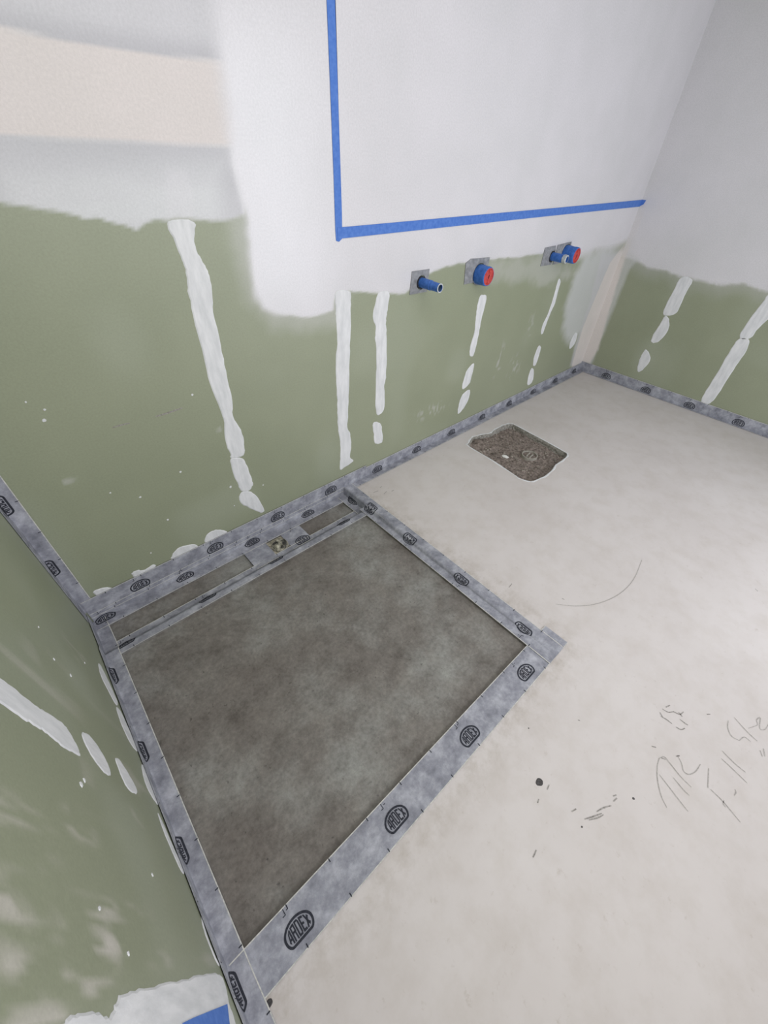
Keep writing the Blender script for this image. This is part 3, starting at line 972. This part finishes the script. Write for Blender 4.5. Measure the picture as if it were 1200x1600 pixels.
def emblem_quads():
    """2D quads of the printed emblem"""
    Q = []
    o, i = dome(40, 0.0), dome(40, 0.0058)
    n = len(o)
    for k in range(n):
        j = (k + 1) % n
        m1 = tuple((a + b) / 2 for a, b in zip(o[k], i[k]))
        m2 = tuple((a + b) / 2 for a, b in zip(o[j], i[j]))
        Q += [(o[k], o[j], m2, m1), (m1, m2, i[j], i[k])]
    ai, bi, cy = 0.041 - 0.0085, 0.030 - 0.0085, -0.004

    def top(x):
        return cy + bi * math.sqrt(max(0.02, 1 - (x / ai) ** 2))

    def bot(x):
        b = -0.0180
        if abs(x) > 0.023:
            b += ((abs(x) - 0.023) / 0.010) ** 2 * 0.011
        return b

    for ch, x0, x1 in LETTER_X:
        for q in LETTERS[ch]:
            NS = 4
            NX = 2

            def pt(u, v):
                p = [q[0][c] * (1 - u) * (1 - v) + q[1][c] * u * (1 - v) + q[2][c] * u * v + q[3][c] * (1 - u) * v for c in (0, 1)]
                x = x0 + (x1 - x0) * p[0]
                return (x, bot(x) + (top(x) - bot(x)) * p[1])

            for a in range(NX):
                for b in range(NS):
                    Q.append((pt(a / NX, b / NS), pt((a + 1) / NX, b / NS), pt((a + 1) / NX, (b + 1) / NS), pt(a / NX, (b + 1) / NS)))
    return Q


EMBLEM = emblem_quads()


def sealing_tape(label, *profiles, logos=(), tc=None, lift=0.0, r=0.006, ticks0=0.02, flip_marks=False, fringe=(True, True), tick_sides=(True, True)):
    st = Strip(profiles, lift, r)
    root = thing('sealing_tape', label, 'sealing tape')
    V, F = st.sheet(0, st.L, 0, st.W, TH)
    mesh_obj('fleece', V, F, M['fleece'], root)
    fw = 0.0028
    for k, (t0, t1) in enumerate(((0, fw), (st.W - fw, st.W))):
        if fringe[k]:
            V, F = st.sheet(0, st.L, t0, t1, TH + 0.0005, skirt=False)
            mesh_obj('edge_fringe', V, F, M['fringe'], root)
    # ruler ticks on both edges
    V, F = [], []

    def quad(s0, s1, t0, t1):
        b = len(V)
        V.extend([st.at(s0, t0, TH + 0.0007), st.at(s1, t0, TH + 0.0007), st.at(s1, t1, TH + 0.0007), st.at(s0, t1, TH + 0.0007)])
        F.append((b, b + 1, b + 2, b + 3))

    s = ticks0
    while s < st.L - 0.005:
        for k, (a, b) in enumerate(((0.0008, 0.0105), (st.W - 0.0105, st.W - 0.0008))):
            if tick_sides[k]:
                quad(s - 0.0014, s + 0.0014, a, b)
        s += 0.1390
    for ls in logos:
        q = ls - 0.012
        if 0.02 < q < st.L - 0.02:
            T = st.W
            quad(q - 0.001, q + 0.001, T - 0.018, T - 0.003)
            quad(q - 0.008, q, T - 0.0185, T - 0.0165)
            quad(q + 0.006, q + 0.012, T - 0.012, T - 0.010)
    if F:
        mesh_obj('printed_tick', V, F, M['ink_and_shade'], root)['kind'] = 'stuff'
    c = st.W / 2 if tc is None else tc
    for ls in logos:
        V, F, idx = [], [], {}
        for q in EMBLEM:
            if any(not (0 <= ls + p[0] <= st.L) for p in q) or any(not (0.001 <= c + p[1] <= st.W - 0.001) for p in q):
                continue
            ids = []
            for p in q:
                key = (round(p[0], 5), round(p[1], 5))
                if key not in idx:
                    idx[key] = len(V)
                    V.append(st.at(ls + p[0], c + p[1], TH + 0.0007))
                ids.append(idx[key])
            F.append(tuple(ids))
        mesh_obj('printed_emblem', V, F, M['ink_and_shade'], root)
    return root


def lw(y):
    return LW_A + LW_B * y


RX = ROOM_X
# back wall above the channel: flat strip on the wall
sealing_tape('flat grey printed tape stuck on back wall above the drainage channel', [(0.012, 0, -0.022), (0.012, 0, 0.085)], [(1.515, 0, -0.022), (1.515, 0, 0.085)], logos=[x - 0.012 for x in (0.222, 0.565, 0.908, 1.252)], tc=0.055, lift=0.0026, ticks0=0.09)
# back wall base to the right of the recess
sealing_tape('folded grey tape along the base of back wall beside the cream floor', [(1.356, -0.050, 0), (1.356, 0, 0), (1.356, 0, 0.070)], [(RX - 0.002, -0.054, 0), (RX - 0.002, 0, 0), (RX - 0.002, 0, 0.068)], logos=[x - 1.356 for x in (1.607, 1.952, 2.305, 2.655, 3.002, 3.350, 3.705, 4.040)], tc=0.062, lift=0.0014, ticks0=0.08)
# right wall base
sealing_tape('folded grey tape along the base of the dark right wall', [(RX - 0.026, 0, 0), (RX, 0, 0), (RX, 0, 0.083)], [(RX - 0.026, -2.6, 0), (RX, -2.6, 0), (RX, -2.6, 0.083)], logos=[0.259 + 0.3515 * k for k in range(7)], tc=0.052, lift=0.0014, ticks0=0.1)
# vertical corner left
sealing_tape('vertical grey tape folded into the corner of left wall and back wall', [(0.050, 0, 0.02), (0.0015, 0, 0.02), (lw(-.056), -0.056, 0.02)], [(0.050, 0, 1.0), (0.0015, 0, 1.0), (lw(-.056), -0.056, 1.0)], logos=[0.284, 0.587, 0.9], tc=0.050, lift=0.0012, ticks0=0.03)
# back of the channel: wall and channel bed
sealing_tape('grey tape folded between back wall and the bed of drainage channel', [(0.012, -0.0575, TRENCH_Z), (0.012, 0, TRENCH_Z), (0.012, 0, 0.004)], [(STEP_X0 - .002, -0.0575, TRENCH_Z), (STEP_X0 - .002, 0, TRENCH_Z), (STEP_X0 - .002, 0, 0.006)], logos=[0.040, 0.383, 0.730, 1.072], tc=0.0535, lift=0.0028, ticks0=0.10)
# channel front edge
sealing_tape('thin grey tape folded over the step between channel and recess concrete', [(0.0, -0.246, ramp_z(-.246)), (0.0, -0.214, RAMP_Z), (0.0, -0.184, TRENCH_Z - 0.002), (0.0, -0.157, TRENCH_Z + 0.001)], [(STEP_X0 - .002, -0.250, ramp_z(-.250)), (STEP_X0 - .002, -0.214, RAMP_Z), (STEP_X0 - .002, -0.184, TRENCH_Z - 0.002), (STEP_X0 - .002, -0.157, TRENCH_Z + 0.001)], logos=[0.075, 0.420, 0.765, 1.185], tc=0.052, lift=0.0008, r=0.004, ticks0=0.10)
# offcuts bridging the channel either side of the waste pipe
sealing_tape('short grey tape offcut left of the drain pipe in the channel', [(0.672, -0.186, TRENCH_Z), (0.672, -0.050, TRENCH_Z)], [(0.792, -0.186, TRENCH_Z), (0.792, -0.050, TRENCH_Z)], lift=0.0016, ticks0=0.2)
sealing_tape('short grey tape offcut with one emblem right of the drain pipe', [(0.880, -0.186, TRENCH_Z), (0.880, -0.050, TRENCH_Z)], [(0.996, -0.186, TRENCH_Z), (0.996, -0.050, TRENCH_Z)], logos=[0.070], tc=0.030, lift=0.0016, ticks0=0.2)
# right step of the recess, dying out towards the front corner
yb, yf = -0.060, -1.394
st_a = [(1.394, yf, 0.001), (STEP_X1, yf, 0.001), (STEP_X1 - .003, yf, 0.0), (1.285, yf, 0.0)]
st_m = [(1.394, -1.33, 0.001), (STEP_X1, -1.33, 0.001), (STEP_X1 - .003, -1.33, 0.0), (1.286, -1.33, 0.0)]
st_b = [(1.404, TRENCH_Y + .01, 0), (STEP_X0, TRENCH_Y + .01, 0), (STEP_X0 - .009, TRENCH_Y + .01, RAMP_Z + 0.001), (1.312, TRENCH_Y + .01, RAMP_Z + 0.001)]
sealing_tape('grey tape folded over the tapering step between recess and cream floor', st_a, st_m, st_b, logos=[q - yf for q in (-1.236, -0.892, -0.546, -0.235)], tc=0.056, lift=0.0028, r=0.014, ticks0=0.10)
# end of the channel: the full-height step
sealing_tape('dark grey tape folded down the step at the right end of channel', [(1.404, TRENCH_Y, 0), (STEP_X0, TRENCH_Y, 0), (STEP_X0 - .003, TRENCH_Y, TRENCH_Z), (1.296, TRENCH_Y, TRENCH_Z)], [(1.404, -0.002, 0), (STEP_X0, -0.002, 0), (STEP_X0 - .003, -0.002, TRENCH_Z), (1.296, -0.002, TRENCH_Z)], logos=[0.112], tc=0.105, lift=0.0042, r=0.003, ticks0=0.08)
# front strip, flat across the joint
sealing_tape('wide flat grey tape across the front edge of the recess', [(-0.02, -1.395, 0), (-0.02, -1.2885, 0)], [(1.428, -1.395, 0), (1.428, -1.2885, 0)], logos=[x + 0.02 for x in (0.146, 0.490, 0.838, 1.184)], tc=0.0475, lift=0.0012, ticks0=0.165)
# left wall base
Y0 = -1.95
sealing_tape('grey tape folded along the foot of the left wall', [(0.016, Y0, 0.0), (lw(Y0), Y0, 0.0), (lw(Y0), Y0, 0.056)], [(0.025, -1.34, 0.0), (lw(-1.34), -1.34, 0.0), (lw(-1.34), -1.34, 0.056)], [(0.053, -0.214, RAMP_Z), (lw(-.2), -0.214, RAMP_Z), (lw(-.2), -0.214, 0.026)], [(0.053, -0.184, TRENCH_Z), (lw(-.2), -0.184, TRENCH_Z), (lw(-.2), -0.184, 0.010)], [(0.054, -0.002, TRENCH_Z), (lw(0), -0.002, TRENCH_Z), (lw(0), -0.002, 0.010)], logos=[q - Y0 for q in (-1.69, -1.34, -0.998, -0.664, -0.325)], tc=0.061, lift=0.0028, r=0.010, ticks0=0.115)

# ------------------------------------------------------------------ blue masking tape
def masking(label, pts, to3d, th=0.0012):
    bm = bmesh.new()
    a = [bm.verts.new(to3d(p, 0.0004)) for p in pts]
    b = [bm.verts.new(to3d(p, 0.0004 + th)) for p in pts]
    n = len(pts)
    f = bm.faces.new(b)
    for i in range(n):
        j = (i + 1) % n
        bm.faces.new((a[i], a[j], b[j], b[i]))
    bmesh.ops.triangulate(bm, faces=[f])
    bmesh.ops.recalc_face_normals(bm, faces=bm.faces[:])
    return tag(bm_obj('masking_tape', bm, M['blue_tape']), label, 'masking tape')


masking('vertical strip of blue masking tape on the white back wall', [(1.348, 1.216), (1.362, 1.212), (1.378, 1.222), (1.379, 1.30), (1.377, 1.45), (1.374, 1.62), (1.371, 1.81), (1.370, 2.2), (1.337, 2.2), (1.341, 1.80), (1.344, 1.6), (1.346, 1.4), (1.346, 1.25)], on_back)
masking('horizontal strip of blue masking tape running to the right corner', [(1.356, 1.222), (2.0, 1.226), (2.9, 1.231), (3.6, 1.234), (RX - 0.001, 1.236), (RX - 0.001, 1.276), (3.6, 1.272), (2.9, 1.267), (2.0, 1.262), (1.356, 1.258)], lambda p, h: on_back(p, h + 0.0012))
masking('stub of blue masking tape turned onto the right wall at the corner', [(0.0, 1.238), (-0.022, 1.250), (-0.030, 1.276), (0.0, 1.277)], on_right)
masking('blue masking tape on white patch low on left wall', [(-1.362, 0.466), (-1.360, 0.400), (-1.356, 0.132), (-1.383, 0.170), (-1.422, 0.217), (-1.401, 0.461)], lambda p, h: on_left(p, h + 0.0018))

# ------------------------------------------------------------------ pipe stubs
def tube_bm(bm, c0, c1, r0, r1, seg=28, cap0=False, cap1=False):
    c0, c1 = Vector(c0), Vector(c1)
    d = (c1 - c0).normalized()
    u = d.orthogonal().normalized()
    v = d.cross(u)
    A = [bm.verts.new(c0 + (u * math.cos(t) + v * math.sin(t)) * r0) for t in [2 * math.pi * k / seg for k in range(seg)]]
    B = [bm.verts.new(c1 + (u * math.cos(t) + v * math.sin(t)) * r1) for t in [2 * math.pi * k / seg for k in range(seg)]]
    for k in range(seg):
        j = (k + 1) % seg
        f = bm.faces.new((A[k], A[j], B[j], B[k]))
        f.smooth = True
    if cap0:
        bm.faces.new(A[::-1])
    if cap1:
        bm.faces.new(B)
    return A, B


def collar(parent, pts, hole_c, hole_r):
    """square of membrane with a hole for the pipe, on the wall; local to the parent"""
    bm = bmesh.new()
    ox, oz = parent.location.x, parent.location.z
    P = [Vector((p[0] - ox, -0.0035, p[1] - oz)) for p in pts]
    vo = [bm.verts.new(p) for p in P]
    vi = [bm.verts.new((hole_c[0] - ox + hole_r * math.cos(t), -0.0035 - 0.002, hole_c[1] - oz + hole_r * math.sin(t))) for t in [2 * math.pi * k / 24 for k in range(24)]]
    es = [bm.edges.new((vo[i], vo[(i + 1) % len(vo)])) for i in range(len(vo))] + [bm.edges.new((vi[i], vi[(i + 1) % 24])) for i in range(24)]
    bmesh.ops.triangle_fill(bm, edges=es, use_beauty=True)
    vb = [bm.verts.new((p.x, -0.0004, p.z)) for p in P]
    for i in range(len(vo)):
        j = (i + 1) % len(vo)
        bm.faces.new((vo[i], vo[j], vb[j], vb[i]))
    bmesh.ops.recalc_face_normals(bm, faces=bm.faces[:])
    return bm_obj('membrane_collar', bm, M['membrane'], parent)


def pipe_small(label, x, z, L, r, col_pts, metal_end, droop=0.0):
    t = thing('water_pipe', label, 'pipe', (x, 0, z))
    collar(t, col_pts, (x, z), r + 0.010)
    bm = bmesh.new()
    tube_bm(bm, (0, 0.03, 0), (0, -0.006, 0), r + 0.009, r + 0.006)
    tube_bm(bm, (0, -0.006, 0), (0, -0.007, 0), r + 0.006, r * 0.8)
    bm_obj('foot_shade', bm, M['ink_and_shade'], t)  # dark ring stands in for the shadow around the pipe foot
    bm = bmesh.new()
    k = 0.55 if not metal_end else 0.68
    e = Vector((0, -L, -droop))
    tube_bm(bm, (0, 0.02, 0), e * k, r, r)
    tube_bm(bm, e * k, e * (k + 0.01), r, r * 0.9)
    tube_bm(bm, e * (k + 0.01), e, r * 0.9, r * 0.88)
    tube_bm(bm, e, e * 1.0001 + Vector((0, 0, 0)), r * 0.88, r * 0.70)
    tube_bm(bm, e, e * 0.7, r * 0.70, r * 0.68)
    bm_obj('pipe_body', bm, M['pipe_blue'], t)
    bm = bmesh.new()
    if metal_end:
        tube_bm(bm, e * 0.78, e * 0.99, r * 0.98, r * 0.98)
        tube_bm(bm, e * 0.99, e * 1.02, r * 0.98, r * 0.72)
        tube_bm(bm, e * 1.02, e * 0.72, r * 0.72, r * 0.70, cap1=True)
        tube_bm(bm, e * 0.86, e * 0.90, r * 1.08, r * 1.08)
        bm_obj('metal_fitting', bm, M['metal'], t)
    else:
        tube_bm(bm, e * 0.985, e * 1.003, r * 0.92, r * 0.92)
        tube_bm(bm, e * 1.003, e * 1.004, r * 0.92, r * 0.72)
        bm_obj('rim', bm, M['metal'], t)
        bm = bmesh.new()
        tube_bm(bm, e * 0.97, e * 0.75, r * 0.69, r * 0.66, cap1=True)
        bm_obj('bore', bm, M['pipe_dark'], t)
    return t


def pipe_capped(label, x, z, L, r, col_pts, droop=0.0):
    t = thing('waste_pipe', label, 'pipe', (x, 0, z))
    collar(t, col_pts, (x, z), r + 0.006)
    bm = bmesh.new()
    tube_bm(bm, (0, 0.03, 0), (0, -0.006, 0), r + 0.006, r + 0.004)
    bm_obj('foot_shade', bm, M['ink_and_shade'], t)  # shadow round the capped pipe's foot, built as a dark ring
    e = Vector((0, -L, -droop))
    bm = bmesh.new()
    seg = 36
    # blue wrap puckers a little over the cap edge
    prev = None
    rows = [(-0.02 / L, 1.0), (0.0, 1.0), (0.3, 1.03), (0.6, 0.98), (0.85, 1.0), (1.0, 0.97), (1.04, 0.93), (1.04, 0.86)]
    for ri, (k, rr) in enumerate(rows):
        ring = []
        for q in range(seg):
            a = 2 * math.pi * q / seg
            jj = 1 + (0.015 * math.sin(5 * a + ri * 1.3) if 0 < ri < 7 else 0)
            c = e * k
            ring.append(bm.verts.new((c.x + r * rr * jj * math.cos(a), c.y, c.z + r * rr * jj * math.sin(a))))
        if prev:
            for q in range(seg):
                f = bm.faces.new((prev[q], prev[(q + 1) % seg], ring[(q + 1) % seg], ring[q]))
                f.smooth = True
        prev = ring
    bmesh.ops.recalc_face_normals(bm, faces=bm.faces[:])
    bm_obj('pipe_wrap', bm, M['pipe_blue'], t)
    bm = bmesh.new()
    tube_bm(bm, e * 0.95, e * 1.05, r * 0.875, r * 0.875, 36)
    tube_bm(bm, e * 1.05, e * 1.055, r * 0.875, r * 0.78, 36)
    tube_bm(bm, e * 1.055, e * 1.01, r * 0.78, r * 0.74, 36)
    tube_bm(bm, e * 1.01, e * 1.02, r * 0.74, r * 0.30, 36)
    tube_bm(bm, e * 1.02, e * 1.05, r * 0.30, r * 0.20, 36, cap1=True)
    box_bm(bm, -r * 0.07, r * 0.07, -L * 1.05, -L * 0.99, -r * 0.74, r * 0.74)
    bm_obj('red_cap', bm, M['cap_red'], t)
    return t


pipe_small('thin blue water pipe with open end, leftmost on the back wall', 1.848, 1.013, 0.128, 0.0215, [(1.782, 1.066), (1.900, 1.064), (1.898, 0.966), (1.776, 0.968)], False)
pipe_capped('fat blue waste pipe with red cap standing alone on the back wall', 2.303, 0.998, 0.068, 0.047, [(2.176, 1.062), (2.215, 1.078), (2.378, 1.070), (2.372, 1.0), (2.340, 0.960), (2.188, 0.962)])
pipe_small('thin blue water pipe with silver end, beside another red-capped pipe', 3.048, 1.016, 0.108, 0.0235, [(2.938, 1.071), (3.066, 1.073), (3.066, 0.968), (2.940, 0.972)], True)
pipe_capped('fat blue waste pipe with red cap, nearest to the right corner', 3.212, 1.018, 0.082, 0.047, [(3.086, 1.074), (3.256, 1.080), (3.258, 0.968), (3.090, 0.966)])

# ------------------------------------------------------------------ waste pipe in the channel, stuffed with crumpled wrap
t = thing('drain_pipe', 'drain pipe stuffed with crumpled wrap in the channel', 'pipe', (DRX, DRY, TRENCH_Z))
bm = bmesh.new()
tube_bm(bm, (0, 0, -0.09), (0, 0, 0.004), DRR - 0.001, DRR - 0.001, 36)
tube_bm(bm, (0, 0, 0.004), (0, 0, 0.0045), DRR - 0.001, DRR - 0.0045, 36)
tube_bm(bm, (0, 0, 0.0045), (0, 0, -0.09), DRR - 0.0045, DRR - 0.0045, 36)
bm_obj('pipe_wall', bm, M['pvc'], t)
bm = bmesh.new()
bmesh.ops.create_icosphere(bm, subdivisions=4, radius=1)
for v in bm.verts:
    p = v.co.copy()
    k = 1 + 0.20 * mnoise.noise(p * 2.4 + Vector((3, 1, 7))) + 0.12 * abs(mnoise.noise(p * 6.0)) + 0.05 * mnoise.noise(p * 15)
    v.co = Vector((p.x * 0.040 * k, p.y * 0.038 * k, p.z * 0.030 * k - 0.004))
bm_obj('crumpled_plug', bm, M['plug'], t)
bm = bmesh.new()
bed = [(-0.052, 0.058), (0.040, 0.058), (0.040, -0.040), (-0.052, -0.040)]
vo = [bm.verts.new((x, y, -0.0015)) for x, y in bed]
vi = [bm.verts.new((DRR * math.cos(a), DRR * math.sin(a), -0.003)) for a in [2 * math.pi * k / 32 for k in range(32)]]
es = [bm.edges.new((vo[i], vo[(i + 1) % 4])) for i in range(4)] + [bm.edges.new((vi[i], vi[(i + 1) % 32])) for i in range(32)]
bmesh.ops.triangle_fill(bm, edges=es, use_beauty=True)
for f in bm.faces:
    if f.normal.z < 0:
        f.normal_flip()
bm_obj('mortar_bed', bm, M['grit'], t)

# ------------------------------------------------------------------ things lying in the hole
HX, HY = 2.545, -0.50
t = thing('floor_waste', 'round pipe end set in the soil of the floor hole', 'pipe', (HX, HY, -HOLE_D))
bm = bmesh.new()
tube_bm(bm, (0, 0, -0.02), (0, 0, 0.026), 0.052, 0.052, 40)
tube_bm(bm, (0, 0, 0.026), (0, 0, 0.0265), 0.052, 0.046, 40)
tube_bm(bm, (0, 0, 0.0265), (0, 0, 0.012), 0.046, 0.046, 40)
bm_obj('pipe_rim', bm, M['pvc'], t)
bm = bmesh.new()
tube_bm(bm, (0, 0, 0.0), (0, 0, 0.016), 0.0455, 0.0455, 40, cap1=True)
bm_obj('dirty_cover', bm, M['rubble'], t)
bm = bmesh.new()
for k in (-1, 1):
    q = [(-0.030, k * 0.012 - 0.006), (0.0, k * 0.012 + 0.002), (0.030, k * 0.012 + 0.004)]
    for i in range(2):
        tube_bm(bm, (q[i][0], q[i][1], 0.018), (q[i + 1][0], q[i + 1][1], 0.018), 0.005, 0.005, 10, True, True)
bm_obj('cover_bar', bm, M['pvc'], t)

bm = bmesh.new()
stone_bm(bm, (0, 0, 0), 0.021, 911)
for v in bm.verts:
    v.co.z *= 0.5
o = bm_obj('plaster_chip', bm, M['white_chip'])
o.location = (2.415, -0.395, soil_z(2.415, -0.395) + 0.006)
tag(o, 'white plaster chip lying on the soil in the floor hole', 'rubble')
